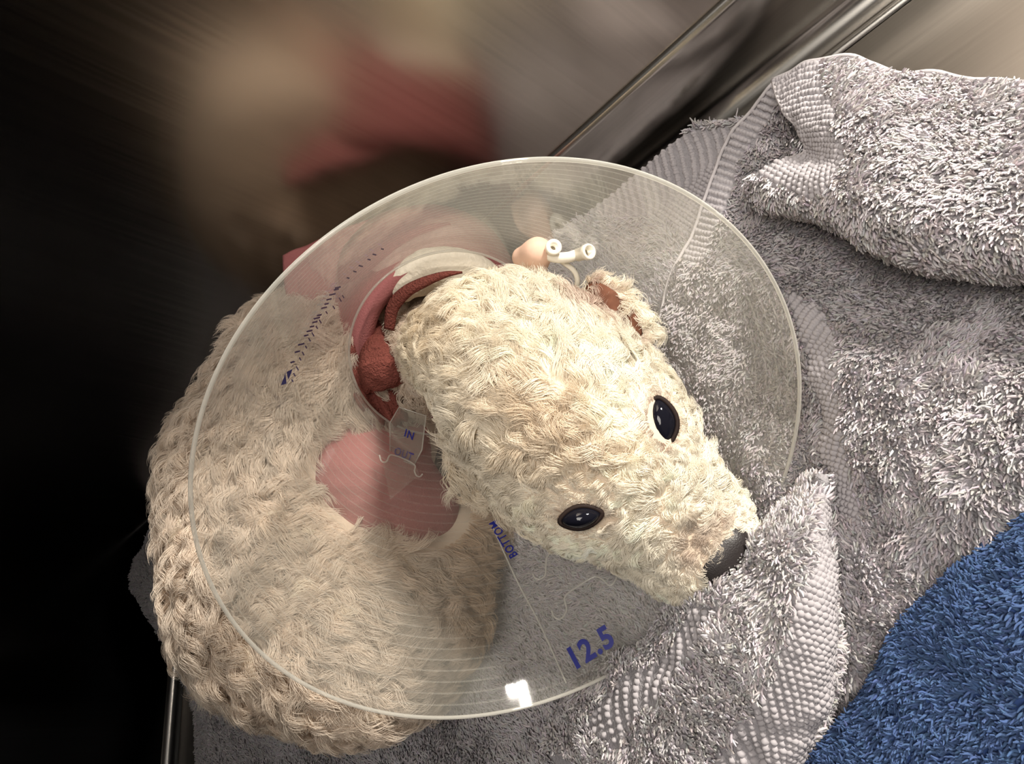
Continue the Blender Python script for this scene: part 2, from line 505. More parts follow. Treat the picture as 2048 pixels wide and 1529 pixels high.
# top fold in the corner, hem toward the floor steel
top_ctrl = [
    [(1545, 160, .044), (1610, 130, .046), (1700, 118, .046), (1790, 138, .044), (1930, 158, .044), (2200, 182, .044), (2620, 212, .044)],
    [(1562, 212, .052), (1630, 190, .058), (1720, 186, .060), (1810, 206, .058), (1940, 226, .058), (2210, 255, .058), (2620, 285, .058)],
    [(1594, 262, .054), (1660, 255, .064), (1745, 262, .068), (1830, 284, .066), (1950, 304, .066), (2215, 335, .066), (2620, 365, .066)],
    [(1606, 305, .050), (1675, 325, .066), (1755, 342, .072), (1838, 366, .072), (1960, 390, .072), (2220, 420, .072), (2620, 450, .072)],
    [(1548, 322, .046), (1645, 372, .066), (1745, 408, .074), (1835, 438, .074), (1960, 468, .074), (2225, 492, .074), (2620, 522, .074)],
    [(1494, 368, .040), (1622, 416, .056), (1724, 462, .066), (1824, 502, .066), (1958, 526, .066), (2225, 546, .066), (2620, 576, .066)],
    [(1512, 412, .028), (1645, 438, .038), (1730, 486, .046), (1828, 524, .046), (1962, 546, .046), (2225, 566, .046), (2620, 596, .046)],
    [(1590, 400, .022), (1690, 436, .026), (1760, 470, .030), (1850, 500, .032), (1975, 520, .032), (2225, 545, .032), (2620, 575, .032)],
]
G0 = sheet_grid(top_ctrl, 190, 170)
topf, G, N = cloth('top_fold', G0, .004, M_tow, towel, .0022)
in2 = lambda u, v: (u + .08 * v < .225) & (v < .66)
terry(G, N, topf, 680000, (.52, .485, .495), lambda u, v: in2(u, v) | (v < .022))
nubs(G, N, topf, in2, .0034)
tube('hem', G[0, ::3], .0013, M_hem, topf, 6)
tube('hem', G[:90:3, 0], .0011, M_hem, topf, 6)

# front roll that the nose rests against
roll_ctrl = [
    [(1610, 1010, .022), (1622, 975, .040), (1640, 955, .050), (1650, 962, .046), (1652, 1000, .024)],
    [(1545, 1110, .022), (1530, 1075, .046), (1600, 1030, .060), (1652, 1060, .054), (1660, 1100, .024)],
    [(1460, 1210, .022), (1428, 1164, .050), (1560, 1120, .068), (1656, 1160, .058), (1668, 1200, .024)],
    [(1390, 1270, .020), (1346, 1212, .048), (1500, 1210, .068), (1655, 1260, .058), (1670, 1300, .022)],
    [(1350, 1340, .018), (1294, 1290, .044), (1450, 1310, .064), (1640, 1350, .054), (1658, 1390, .020)],
    [(1280, 1400, .014), (1196, 1332, .036), (1380, 1410, .056), (1605, 1440, .048), (1632, 1480, .016)],
    [(1200, 1480, .010), (1128, 1402, .026), (1310, 1490, .048), (1560, 1530, .042), (1592, 1570, .012)],
    [(1160, 1580, .010), (1100, 1500, .020), (1280, 1610, .040), (1520, 1640, .036), (1550, 1680, .010)],
]
G0 = sheet_grid(roll_ctrl, 120, 200)
roll, G, N = cloth('front_roll', G0, .004, M_tow, towel, .003)
in3 = lambda u, v: ((u > .62) & (u < .86) & (v > .06)) | ((u > .36) & (u < .44) & (v > .45) & (v < .9))
terry(G, N, roll, 680000, (.50, .47, .48), in3)
nubs(G, N, roll, in3, .0034)

# blue towel
blue = empty('blue_towel', onz(1950, 1400, 0), 'blue terry towel folded beside the grey towel', 'towel')
bl_ctrl = [
    [(2160, 985, .020), (2060, 1075, .020), (1945, 1175, .018), (1850, 1260, .014), (1800, 1345, .010), (1735, 1440, .006), (1650, 1560, .006), (1590, 1660, .006)],
    [(2150, 955, .052), (2048, 1046, .052), (1935, 1142, .050), (1840, 1226, .046), (1790, 1312, .040), (1722, 1412, .034), (1632, 1532, .032), (1560, 1640, .032)],
    [(2180, 975, .064), (2080, 1070, .064), (1970, 1165, .062), (1875, 1250, .058), (1825, 1338, .052), (1755, 1440, .046), (1670, 1560, .044), (1600, 1660, .044)],
    [(2260, 1060, .066), (2180, 1150, .066), (2080, 1240, .066), (1985, 1330, .064), (1940, 1420, .060), (1880, 1520, .056), (1800, 1640, .054), (1740, 1740, .054)],
    [(2400, 1180, .066), (2330, 1270, .066), (2240, 1360, .064), (2150, 1450, .064), (2100, 1540, .062), (2060, 1640, .06), (2000, 1760, .06), (1940, 1860, .06)],
    [(2900, 1500, .06), (2840, 1590, .06), (2760, 1680, .06), (2680, 1780, .06), (2620, 1880, .06), (2580, 1980, .06), (2520, 2100, .06), (2460, 2200, .06)],
]
G0 = sheet_grid(bl_ctrl, 180, 150)
bt, G, N = cloth('folded_layer', G0, .004, M_blue, blue, .002)
terry(G, N, bt, 680000, (.062, .104, .22), None, .0048)

# ------------------------------------------------------------------ signed-distance modelling
def caps(P, a, b, ra, rb):
    a, b = np.asarray(a), np.asarray(b); ab = b - a
    t = np.clip(((P - a) @ ab) / (ab @ ab), 0, 1)
    return np.linalg.norm(P - a - t[..., None] * ab, axis=-1) - (ra + (rb - ra) * t)


def elli(P, c, R, r):
    """R rows = axes"""
    q = (P - c) @ np.asarray(R).T
    k0 = np.linalg.norm(q / r, axis=-1); k1 = np.linalg.norm(q / np.square(r), axis=-1)
    return k0 * (k0 - 1) / np.maximum(k1, 1e-9)


def smin(a, b, k):
    h = np.maximum(k - np.abs(a - b), 0) / k
    return np.minimum(a, b) - h * h * k * .25


def surface_nets(fn, lo, hi, h):
    lo = np.asarray(lo, float); n = np.ceil((np.asarray(hi) - lo) / h).astype(int) + 1
    ax = [lo[i] + h * np.arange(n[i]) for i in range(3)]
    g = np.stack(np.meshgrid(*ax, indexing='ij'), -1)
    f = np.empty(n)
    for i in range(n[0]): f[i] = fn(g[i])
    s = f < 0
    c = np.zeros(n - 1, int)
    for dx in (0, 1):
        for dy in (0, 1):
            for dz in (0, 1):
                c += s[dx:n[0] - 1 + dx, dy:n[1] - 1 + dy, dz:n[2] - 1 + dz]
    act = (c > 0) & (c < 8); ii = np.argwhere(act); idm = -np.ones(n - 1, int); idm[act] = np.arange(len(ii))
    acc = np.zeros((len(ii), 3)); cnt = np.zeros(len(ii))
    cor = [(a, b, d) for a in (0, 1) for b in (0, 1) for d in (0, 1)]
    for p in cor:
        for k in range(3):
            if p[k]: continue
            q = list(p); q[k] = 1
            f0 = f[tuple((ii + p).T)]; f1 = f[tuple((ii + q).T)]
            m = (f0 < 0) != (f1 < 0)
            t = np.where(m, f0 / np.where(m, f0 - f1, 1), 0)
            pos = np.array(p)[None] + t[:, None] * (np.array(q) - np.array(p))[None]
            acc[m] += pos[m]; cnt[m] += 1
    V = lo + h * (ii + acc / np.maximum(cnt, 1)[:, None])
    Fc = []
    for k in range(3):
        a, b = (k + 1) % 3, (k + 2) % 3
        sl0 = [slice(None)] * 3; sl1 = [slice(None)] * 3
        sl0[k] = slice(0, -1); sl1[k] = slice(1, None)
        s0, s1 = s[tuple(sl0)], s[tuple(sl1)]
        e = np.argwhere(s0 != s1)
        e = e[(e[:, a] > 0) & (e[:, b] > 0) & (e[:, a] < n[a] - 1) & (e[:, b] < n[b] - 1)]
        ea = np.zeros(3, int); ea[a] = 1; eb = np.zeros(3, int); eb[b] = 1
        q = np.stack([idm[tuple((e - x).T)] for x in (0 * ea, ea, ea + eb, eb)], 1)
        fl = s0[tuple(e.T)]
        q[~fl] = q[~fl][:, ::-1]
        Fc.append(q)
    return V, np.concatenate(Fc)


def vnormals(V, Q):
    fn = np.cross(V[Q[:, 2]] - V[Q[:, 0]], V[Q[:, 3]] - V[Q[:, 1]])
    n = np.zeros_like(V)
    for k in range(4): np.add.at(n, Q[:, k], fn)
    return nrm(n)


# ------------------------------------------------------------------ dog
LZ = A @ np.array([0, 0, 1.])                 # towards the camera
HX = nrm(pix(1440, 1110, .373) - pix(1080, 785, .386))     # nose axis
HY = A @ nrm(np.array([.65, .76, 0])); HY = nrm(HY - HX * (HY @ HX))   # toward the far ear
HZ = np.cross(HX, HY); HZ = HZ if HZ @ LZ > 0 else -HZ
HR = np.stack([HX, HY, HZ])


def ear_frame(a, b, wdir):
    e = nrm(b - a); w_ = nrm(wdir - e * (wdir @ e)); return np.stack([e, w_, np.cross(e, w_)])


EA0, EA1 = pix(1175, 552, .400), pix(1312, 692, .382)
EB0, EB1 = pix(925, 890, .405), pix(1030, 1005, .405)
ER1 = ear_frame(EA0, EA1, A @ np.array([.75, .55, .35]))
ER2 = ear_frame(EB0, EB1, A @ np.array([-.75, -.45, .5]))

SP = [pix(926, 710, .44), pix(800, 700, .53), pix(685, 785, .56), pix(600, 960, .575), pix(626, 1175, .535), pix(705, 1265, .50)]


def dog_sdf(P):
    d = caps(P, SP[2], SP[3], .066, .075)
    d = smin(d, caps(P, SP[3], SP[4], .075, .076), .05)
    d = smin(d, caps(P, SP[4], SP[5], .076, .054), .04)
    d = smin(d, caps(P, SP[1], SP[2], .040, .066), .04)
    # thigh, hind leg and belly side
    d = smin(d, elli(P, pix(735, 1230, .50), HR, np.array([.045, .055, .05])), .03)
    d = smin(d, caps(P, pix(930, 1060, .525), pix(855, 1200, .51), .018, .022), .03)
    d = smin(d, caps(P, pix(855, 1200, .51), pix(810, 1310, .515), .022, .020), .03)
    # foreleg under the bandage
    d = smin(d, caps(P, pix(800, 800, .54), pix(790, 1010, .51), .026, .020), .02)
    # neck
    n = caps(P, SP[0], SP[1], .024, .032)
    d = smin(d, n, .03)
    # head
    h = elli(P, pix(1080, 785, .386), HR, np.array([.058, .044, .046]))
    h = smin(h, elli(P, pix(1200, 900, .380), HR, np.array([.043, .0405, .036])), .03)
    h = smin(h, caps(P, pix(1250, 955, .384), pix(1400, 1078, .378), .031, .0245), .025)
    h = smin(h, elli(P, pix(1140, 940, .398), HR, np.array([.036, .027, .028])), .03)
    h = smin(h, elli(P, pix(1400, 1015, .383), HR, np.array([.020, .012, .015])), .018)
    h = smin(h, elli(P, pix(1342, 1112, .383), HR, np.array([.020, .013, .016])), .018)
    h = smin(h, caps(P, pix(1255, 990, .402), pix(1385, 1090, .394), .019, .016), .02)
    h = smin(h, caps(P, pix(1015, 745, .40), SP[0], .032, .024), .03)
    # eye sockets
    for c in EYES0: h = np.maximum(h, -(np.linalg.norm(P - c, axis=-1) - .0075) * .8 - .0025)
    # ears
    h = smin(h, elli(P, (EA0 + EA1) / 2, ER1, np.array([.026, .0095, .0045])), .008)
    h = smin(h, elli(P, (EB0 + EB1) / 2, ER2, np.array([.028, .014, .006])), .010)
    d = smin(d, h, .02)
    return d


EYES0 = [pix(1318, 845, .352), pix(1160, 1030, .357)]
lo = np.array([.0, .08, .005]); hi = np.array([.386, .78, .27])
DV, DQ = surface_nets(dog_sdf, lo, hi, .0032)
for _ in range(2):   # light smoothing
    acc = np.zeros_like(DV); cn = np.zeros(len(DV))
    for a, b in ((0, 1), (1, 2), (2, 3), (3, 0)):
        np.add.at(acc, DQ[:, a], DV[DQ[:, b]]); np.add.at(acc, DQ[:, b], DV[DQ[:, a]])
        np.add.at(cn, DQ[:, a], 1); np.add.at(cn, DQ[:, b], 1)
    DV = .5 * DV + .5 * acc / cn[:, None]
DN = vnormals(DV, DQ)
dog = empty('dog', onz(620, 1150, 0), 'small cream curly-haired dog lying curled with its head in a clear cone', 'dog')
body = mesh('body', DV, DQ, M_skin, dog)
bvh = BVHTree.FromPolygons([Vector(v) for v in DV], [tuple(map(int, q)) for q in DQ])


def hit(px, py):
    v = camdir(px, py)
    r = bvh.ray_cast(Vector(CAM), Vector(nrm(v)))
    return np.array(r[0]), np.array(r[1])


# eyes
EYES = []
for (px, py, ax, hl, hw) in ((1319, 845, (.13, -.99), .0104, .0066), (1161, 1031, (.97, .24), .0088, .0046)):
    p, n_ = hit(px, py)
    fz = nrm(n_ * .5 + LZ); p = p + LZ * (.0022 if px > 1250 else .0006); fx = A @ np.array([ax[0], ax[1], 0]); fx = nrm(fx - fz * (fx @ fz)); fy = np.cross(fz, fx)
    V = []; Fc = []; nu, nw = 24, 12
    for i in range(nw + 1):
        t = math.pi * i / nw
        for j in range(nu):
            a = 2 * math.pi * j / nu
            sx = math.sin(t) * math.cos(a); sy = math.sin(t) * math.sin(a)
            sy *= (1 - .35 * sx * sx)
            V.append(p + fx * sx * hl + fy * sy * hw + fz * (math.cos(t) * .0058 + .0016))
    for i in range(nw):
        for j in range(nu):
            Fc.append((i * nu + j, (i + 1) * nu + j, (i + 1) * nu + (j + 1) % nu, i * nu + (j + 1) % nu))
    e = mesh('eye', V, Fc, M_eye, dog)
    ring = []
    for j in range(28):
        a = 2 * math.pi * j / 28; sx, sy = math.cos(a), math.sin(a); sy *= (1 - .35 * sx * sx)
        ring.append(p + fx * sx * hl * 1.06 + fy * sy * hw * 1.10 + fz * .0024)
    tube('eyelid', ring, .0011, M_lid, e, 6, True)
    EYES.append((p, fx, fy, fz, hl, hw))

# inside of the far ear
ic = (EA0 + EA1) / 2 + LZ * .0055 - ER1[0] * .003 - ER1[1] * .0035
V = []; Fc = []
for i in range(9):
    t = math.pi * i / 8
    for j in range(20):
        a = 2 * math.pi * j / 20
        V.append(ic + ER1[0] * math.sin(t) * math.cos(a) * .0195 + ER1[1] * math.sin(t) * math.sin(a) * .0072 + LZ * math.cos(t) * .0008)
for i in range(8):
    for j in range(20): Fc.append((i * 20 + j, (i + 1) * 20 + j, (i + 1) * 20 + (j + 1) % 20, i * 20 + (j + 1) % 20))
tag(mesh('inner_ear', V, Fc, M_ear, dog), 'reddish brown bare inside of the ear')

# nose pad
NP = pix(1442, 1110, .3605)


def nose_sdf(P):
    d = elli(P, NP, HR, np.array([.0115, .0155, .0080]))
    d = smin(d, elli(P, NP - HX * .004 - HZ * .006, HR, np.array([.008, .010, .009])), .006)
    for s in (-1, 1):
        c = NP + HX * .0095 + HY * s * .0075 - HZ * .001
        d = np.maximum(d, -(elli(P, c, HR, np.array([.006, .0032, .0026]))))
    return d


nv_, nq_ = surface_nets(nose_sdf, NP - .022, NP + .022, .0010)
mesh('nose', nv_, nq_, M_nose, dog)


# foreleg bandage volume (the fur stops where it is wrapped)
def legb(P):
    d = caps(P, pix(792, 850, .521), pix(745, 950, .508), .019, .034)
    d = smin(d, caps(P, pix(745, 950, .508), pix(785, 1030, .506), .034, .027), .02)
    d = smin(d, caps(P, pix(785, 1030, .506), pix(850, 1020, .516), .024, .022), .02)
    d = smin(d, caps(P, pix(768, 795, .520), pix(780, 870, .516), .012, .020), .015)
    s = (P - pix(745, 950, .5)) @ nrm(pix(800, 1060, .5) - pix(780, 850, .5)) + .006 * vnoise(P, 30)
    return d + .0006 * np.abs(np.sin(s * 240)) - .0003



# fur -----------------------------------------------------------------
def proj(P):
    q = (P - CAM) @ A
    return 1024 + F * q[:, 0] / -q[:, 2], 764.5 - F * q[:, 1] / -q[:, 2]


def make_fur(n, head):
    T = np.concatenate([DQ[:, [0, 1, 2]], DQ[:, [0, 2, 3]]])
    cen = DV[T].mean(1)
    hx = (cen - pix(1080, 785, .386)) @ HX
    # split at the neck plane
    nk = ((cen - SP[0]) @ nrm(SP[1] - SP[0])) < .012
    near = np.linalg.norm(cen - pix(1180, 860, .386), axis=1) < .155
    ishead = nk & near
    T = T[ishead if head else ~ishead]
    idx, bar = sample_tris(DV, T, n)
    P = (DV[T[idx]] * bar[..., None]).sum(1); Nn = nrm((DN[T[idx]] * bar[..., None]).sum(1))
    up_ok = Nn[:, 2] > -.75
    x, y = proj(P)
    if head:
        keep = up_ok.copy()
        for (p, fx, fy, fz, hl, hw) in EYES:
            q = P - p
            keep &= ((q @ fx) / (hl * .95)) ** 2 + ((q @ fy) / (hw * .95)) ** 2 > 1
        q = P - ic
        keep &= ((q @ ER1[0]) / .0150) ** 2 + ((q @ ER1[1]) / .0046) ** 2 + ((q @ LZ) / .03) ** 2 > 1
        q = (P - NP) @ HR.T
        keep &= (np.square(q / np.array([.0085, .0125, .0085])).sum(1) > 1)
    else:
        keep = up_ok & (P[:, 2] > .012)
        keep &= legb(P) > .0072
    P, Nn, x, y = P[keep], Nn[keep], x[keep], y[keep]
    n = len(P)
    if head:
        mid = pix(1255, 955, .36)
        D = P - mid; D = D - .35 * HX * np.clip((D @ HX), 0, 1)[:, None]
        D = nrm(D - HX * .045 - np.array([0, 0, .02]))
        # ears: along the flap
        for a, b in ((EA0, EA1), (EB0, EB1)):
            e = nrm(b - a); t = np.clip(((P - a) @ e) / np.linalg.norm(b - a), 0, 1)
            dist = np.linalg.norm(P - a - t[:, None] * (b - a), axis=1)
            wgt = np.exp(-(dist / .014) ** 2)[:, None]
            D = nrm(D * (1 - wgt) + e * wgt)
    else:
        S = np.array(crom(SP, 40)); Tn = nrm(np.gradient(S, axis=0))
        k = np.argmin(((P[:, None] - S[None]) ** 2).sum(-1), axis=1)
        out = nrm(P - S[k])
        D = nrm(Tn[k] * .75 + out * .1 + np.array([0, 0, -.55]))
    D = nrm(D - Nn * (D * Nn).sum(1)[:, None])
    # clumps
    sp = .0046 if head else .0060
    m = int(n * .030) if head else int(n * .030)
    ci = rng.choice(n, m, replace=False)
    kd = kdtree.KDTree(m)
    for i, c in enumerate(ci): kd.insert(Vector(P[c]), i)
    kd.balance()
    cl = np.array([kd.find(Vector(p))[1] for p in P]); C = ci[cl]
    jit = rng.normal(0, .55 if head else .38, m)[cl] + 1.3 * vnoise(P[C], 55) + rng.normal(0, .10, n)
    Bv = np.cross(Nn, D)
    D2 = nrm(D * np.cos(jit)[:, None] + Bv * np.sin(jit)[:, None])
    B2 = np.cross(Nn, D2)
    Lm = (.0175 if head else .023) * rng.uniform(.7, 1.25, m)[cl] * rng.uniform(.85, 1.1, n)
    if head:
        fr = (P - pix(1080, 785, .386)) @ HX
        Lm *= np.clip(1.15 - 5.2 * np.maximum(fr, 0), .45, 1.2); Lm *= 1 - .35 * np.clip((-((P - pix(1200, 900, .38)) @ HY) - .030) / .01, 0, 1)
        for (p, fx, fy, fz, hl, hw) in EYES:
            de = np.linalg.norm(P - p, axis=1); Lm *= np.clip((de - .008) / .022, .18, 1)
        tuft = np.exp(-(((x - 905) / 45) ** 2 + ((y - 930) / 55) ** 2)); Lm *= 1 + .7 * tuft
        Lm *= np.clip(np.linalg.norm(P - NP, axis=1) / .03, .45, 1)
        te = np.clip(((P - EA0) @ ER1[0]) / np.linalg.norm(EA1 - EA0), 0, 1)
        Lm *= 1 - .5 * np.exp(-(np.linalg.norm(P - EA0 - te[:, None] * (EA1 - EA0), axis=1) / .012) ** 2)
        Lm *= 1 - .35 * np.exp(-(((x - 850) / 60) ** 2 + ((y - 680) / 110) ** 2)) 
        Lm *= 1 - .62 * np.clip((940 - x) / 40, 0, 1) * np.clip((y - 760) / 30, 0, 1) * np.clip((905 - y) / 25, 0, 1)
    else:
        Lm *= np.clip((np.linalg.norm(P - SP[0], axis=1) - .03) / .05, .25, 1)
    k = 9
    s = np.linspace(0, 1, k)[None, :, None]
    ph = (rng.uniform(0, 6.28, m)[cl] + rng.normal(0, .25, n))[:, None, None]
    fq = (rng.uniform(.7, 1.35, m)[cl])[:, None, None]
    amp = ((.0026 if head else .0036) * rng.uniform(.5, 1.4, m)[cl])[:, None, None]
    lift = (rng.uniform(.20 if head else .32, .48 if head else .75, m)[cl])[:, None, None]
    L_ = Lm[:, None, None]
    amp = amp * np.minimum(1, L_ / .012)
    nn, dd, bb = Nn[:, None], D2[:, None], B2[:, None]
    pts = P[:, None] + L_ * (dd * (s * .80) + nn * lift * (1.25 * s - .75 * s ** 2)) \
        + amp * s * (bb * np.sin(6.28 * fq * s + ph) + nn * .7 * np.cos(6.28 * fq * s + ph))
    off = (P[C] - P)[:, None]
    pts = pts + off * ((.60 if head else .34) * s) * rng.uniform(.6, 1.15, n)[:, None, None]
    pts[..., 2] = np.maximum(pts[..., 2], .008)
    pts[..., 0] = np.minimum(pts[..., 0], XR - .001)
    r0 = .00014 if head else .00016
    rd = r0 * (1 - .75 * np.linspace(0, 1, k)[None] ** 2) * rng.uniform(.8, 1.2, (n, 1))
    # colour
    if head:
        base_c = np.array([.92, .86, .74])
        col = base_c[None] * (1 + .10 * vnoise(P, 38) + .06 * rng.normal(size=m)[cl])[:, None]
        tan = np.array([.62, .44, .27]); br = np.array([.25, .13, .08]); red = np.array([.30, .10, .06])

        def blend(wt, c):
            nonlocal col
            col = col * (1 - wt[:, None]) + c[None] * wt[:, None]
        blend(.62 * np.exp(-(((x - 875) / 85) ** 2 + ((y - 660) / 105) ** 2)), np.array([.68, .52, .33]))
        blend(.18 * np.exp(-(((x - 1240) / 50) ** 2 + ((y - 930) / 40) ** 2)), tan)
        for px, py, rr, a_ in ((1400, 1075, 40, .55), (1440, 1040, 26, .55), (1330, 905, 16, .5), (1205, 1025, 18, .6), (1235, 1045, 22, .35), (1385, 1110, 30, .5)):
            blend(a_ * np.exp(-((x - px) ** 2 + (y - py) ** 2) / rr ** 2), br)
        for (p, fx, fy, fz, hl, hw) in EYES:
            q = P - p
            blend(.75 * np.exp(-np.maximum(0, np.sqrt(((q @ fx) / hl) ** 2 + ((q @ fy) / hw) ** 2) - 1.0) / .22) * (np.linalg.norm(q, axis=1) < .02), br)
        e = ER1
        q = (P - (EA0 + EA1) / 2)
        inner = np.exp(-((q @ e[0] + .004) / .016) ** 2 - ((q @ e[1] + .004) / .006) ** 2) * (Nn @ LZ > 0)
        blend(np.clip(1.1 * inner, 0, 1), red)
        q = (P - (EB0 + EB1) / 2)
        blend(.55 * np.exp(-((q @ ER2[0]) / .03) ** 2 - ((q @ ER2[1]) / .014) ** 2), tan)
    else:
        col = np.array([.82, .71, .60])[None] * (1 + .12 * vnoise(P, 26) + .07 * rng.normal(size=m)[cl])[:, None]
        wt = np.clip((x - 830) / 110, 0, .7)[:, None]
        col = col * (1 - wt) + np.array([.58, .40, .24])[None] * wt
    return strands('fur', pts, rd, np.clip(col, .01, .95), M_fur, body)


make_fur(120000, True)
make_fur(190000, False)

# ------------------------------------------------------------------ cone
RC = CAM + A @ np.array([.00536, -.0431, -.34447]); AX = nrm(A @ np.array([.28229, -.42745, .85884]))
CL, R1, R0 = .1485, .135, .0587
NC = RC - AX * CL
CA = nrm(np.cross(AX, [0, 0, 1.])); CB = np.cross(AX, CA)


def cone_pt(th, a, off=0.0):
    """a = 0 neck .. 1 rim ; off = metres toward the inside"""
    r = R0 + (R1 - R0) * a
    e = np.cos(th)[..., None] * CA + np.sin(th)[..., None] * CB
    sl = math.hypot(R1 - R0, CL)
    inn = -e * (CL / sl) + AX * ((R1 - R0) / sl)
    wob = 1 + .010 * np.sin(2 * th + 1.0) * a
    return NC + AX * (CL * a)[..., None] + e * (r * wob)[..., None] + inn * off


def pix2cone(px, py, off=.0009):
    d = camdir(px, py); o = CAM - NC; k = (R1 - R0) / CL
    a0, a1 = o @ AX, d @ AX; op, dp = o - a0 * AX, d - a1 * AX
    qa = dp @ dp - (k * a1) ** 2; qb = 2 * (op @ dp - (R0 + k * a0) * k * a1); qc = op @ op - (R0 + k * a0) ** 2
    D = max(qb * qb - 4 * qa * qc, 0)
    best = None
    for s in (-1, 1):
        t = (-qb + s * math.sqrt(D)) / (2 * qa); a = (a0 + t * a1) / CL
        if t > 0 and -.9 < a < 1.3 and (best is None or t < best[0]): best = (t, a)
    t, a = best
    p = op + t * dp
    return cone_pt(np.array(math.atan2(p @ CB, p @ CA)), np.array(a), off)


cone = empty('cone_collar', RC - AX * .02 - np.array([0, 0, .13]), 'clear plastic cone collar with blue print worn around the dog\'s neck', 'cone collar')
na, nt = 26, 220
aa, tt = np.meshgrid(np.linspace(0, 1, na), np.linspace(0, 2 * math.pi, nt, endpoint=False), indexing='ij')
V = np.concatenate([cone_pt(tt, aa, 0).reshape(-1, 3)])
uvc = np.stack([tt / 6.2832, aa], -1).reshape(-1, 2)
Fc = [(i * nt + j, i * nt + (j + 1) % nt, (i + 1) * nt + (j + 1) % nt, (i + 1) * nt + j) for i in range(na - 1) for j in range(nt)]
sheet = mesh('plastic_sheet', V, Fc, M_cone, cone, True, uvc)
th = np.linspace(0, 2 * math.pi, 220, endpoint=False)
tube('rim_edge', cone_pt(th, np.ones(220)), .0009, M_edge, cone, 8, True)
tube('neck_edge', cone_pt(th, np.zeros(220)), .0007, M_edge, cone, 8, True)


def cone_line(name, pts, r=.0005, mat=M_edge, m=None, par=cone):
    pts = crom(np.array(pts, float), m or 10 * len(pts))
    return tube(name, [pix2cone(*p) for p in pts], r, mat, par, 6)


cone_line('overlap_seam', [(985, 1055), (1035, 1165), (1080, 1250), (1132, 1366)], .00045, m=40)
cone_line('locking_slot', [(1065, 1148), (1070, 1157), (1080, 1159), (1090, 1152), (1092, 1135), (1093, 1120), (1100, 1108), (1120, 1093), (1145, 1080)])
cone_line('locking_slot', [(1103, 1222), (1108, 1234), (1118, 1239), (1128, 1232), (1133, 1218), (1129, 1200), (1134, 1190), (1150, 1178), (1170, 1165), (1190, 1155), (1205, 1160), (1218, 1172), (1228, 1168), (1234, 1155), (1232, 1145)])
cone_line('locking_slot', [(757, 912), (760, 922), (765, 926), (772, 924), (780, 912), (805, 919), (828, 932), (828, 944), (832, 953), (839, 955), (844, 950)])


def cone_poly(name, poly, mat, off=.0012, par=cone, sub=6):
    """flat patch wrapped on the cone: fan of small quads from the polygon's centre"""
    poly = np.array(poly, float); c = poly.mean(0); V = []; Fc = []
    ring = []
    for i in range(len(poly)):
        for s in range(sub): ring.append(poly[i] + (poly[(i + 1) % len(poly)] - poly[i]) * s / sub)
    n = len(ring)
    for f in (1, .66, .33):
        V += [pix2cone(*(c + (p - c) * f), off) for p in ring]
    V.append(pix2cone(*c, off))
    for r in range(2):
        for i in range(n): Fc.append((r * n + i, r * n + (i + 1) % n, (r + 1) * n + (i + 1) % n, (r + 1) * n + i))
    for i in range(n): Fc.append((2 * n + i, 2 * n + (i + 1) % n, 3 * n))
    return mesh(name, V, Fc, mat, par)




def tab_pt(px, py, lift=0.0):
    return pix(px, py, .470 + (py - 815) / 117 * .012 - lift)


tp = [(798, 815), (852, 832), (844, 900), (828, 931), (780, 912), (780, 846)]
V = [tab_pt(*p) for p in tp] + [tab_pt(*p) - LZ * .0006 for p in tp]
Fc = [tuple(range(6)), tuple(range(11, 5, -1))] + [(i, i + 6, (i + 1) % 6 + 6, (i + 1) % 6) for i in range(6)]
mesh('locking_tab', V, Fc, M_tab, cone, False)
tube('tab_edge', [tab_pt(*p) for p in tp], .0004, M_edge, cone, 6, True)
cone_poly('locking_tab', [(780, 913), (828, 932), (838, 952), (778, 1002), (763, 928)], M_tab, .0014)


def print_text(name, body_, p0, ex, ey, mat, off=.0016, bold=.018, surf=None):
    cu = bpy.data.curves.new('tmp_text', 'FONT'); cu.body = body_; cu.offset = bold; cu.space_character = 1.12; cu.resolution_u = 4
    to = bpy.data.objects.new('tmp_text', cu); COL.objects.link(to)
    bpy.context.view_layer.update()
    me = bpy.data.meshes.new_from_object(to.evaluated_get(bpy.context.evaluated_depsgraph_get()))
    bpy.data.objects.remove(to); bpy.data.curves.remove(cu)
    bm = bmesh.new(); bm.from_mesh(me); bpy.data.meshes.remove(me)
    bmesh.ops.triangulate(bm, faces=bm.faces[:])
    co = np.array([v.co[:2] for v in bm.verts]); mn, mx = co.min(0), co.max(0); co = (co - mn) / (mx - mn)
    V = [(surf or pix2cone)(*(np.array(p0) + c[0] * np.array(ex) + c[1] * np.array(ey)), off) for c in co]
    Fc = [[v.index for v in f.verts] for f in bm.faces]
    bm.free()
    o = mesh(name, V, Fc, mat, cone, False)
    return o


tag(print_text('printed_number', '12.5', (1154, 1340), (79, -49), (-22, -42), M_ink, bold=.035), 'blue printed number 12.5')
tag(print_text('printed_word', 'BOTTOM', (1036, 1111), (-43, -70), (-16, 9), M_ink), 'blue printed word BOTTOM')
tag(print_text('printed_word', 'IN', (808, 873), (17, 8), (4, -15), M_ink, .0012, surf=tab_pt), 'blue printed word IN on the tab')
tag(print_text('printed_word', 'OUT', (787, 909), (36, 14), (5, -15), M_ink2, .0012, surf=tab_pt), 'blue printed word OUT on the tab')
tag(print_text('printed_word', 'IN', (760, 613), (14, -13), (-8, -4), M_ink), 'blue printed word IN near the neck edge')
# maker's emblem and the worn line of print after it
cone_poly('printed_emblem', [(554, 769), (566, 766), (565, 757), (563, 743), (561, 752)], M_ink, .0012, sub=2)
cone_poly('printed_emblem', [(566, 742), (578, 736), (575, 746), (570, 757), (568, 752)], M_ink, .0012, sub=2)


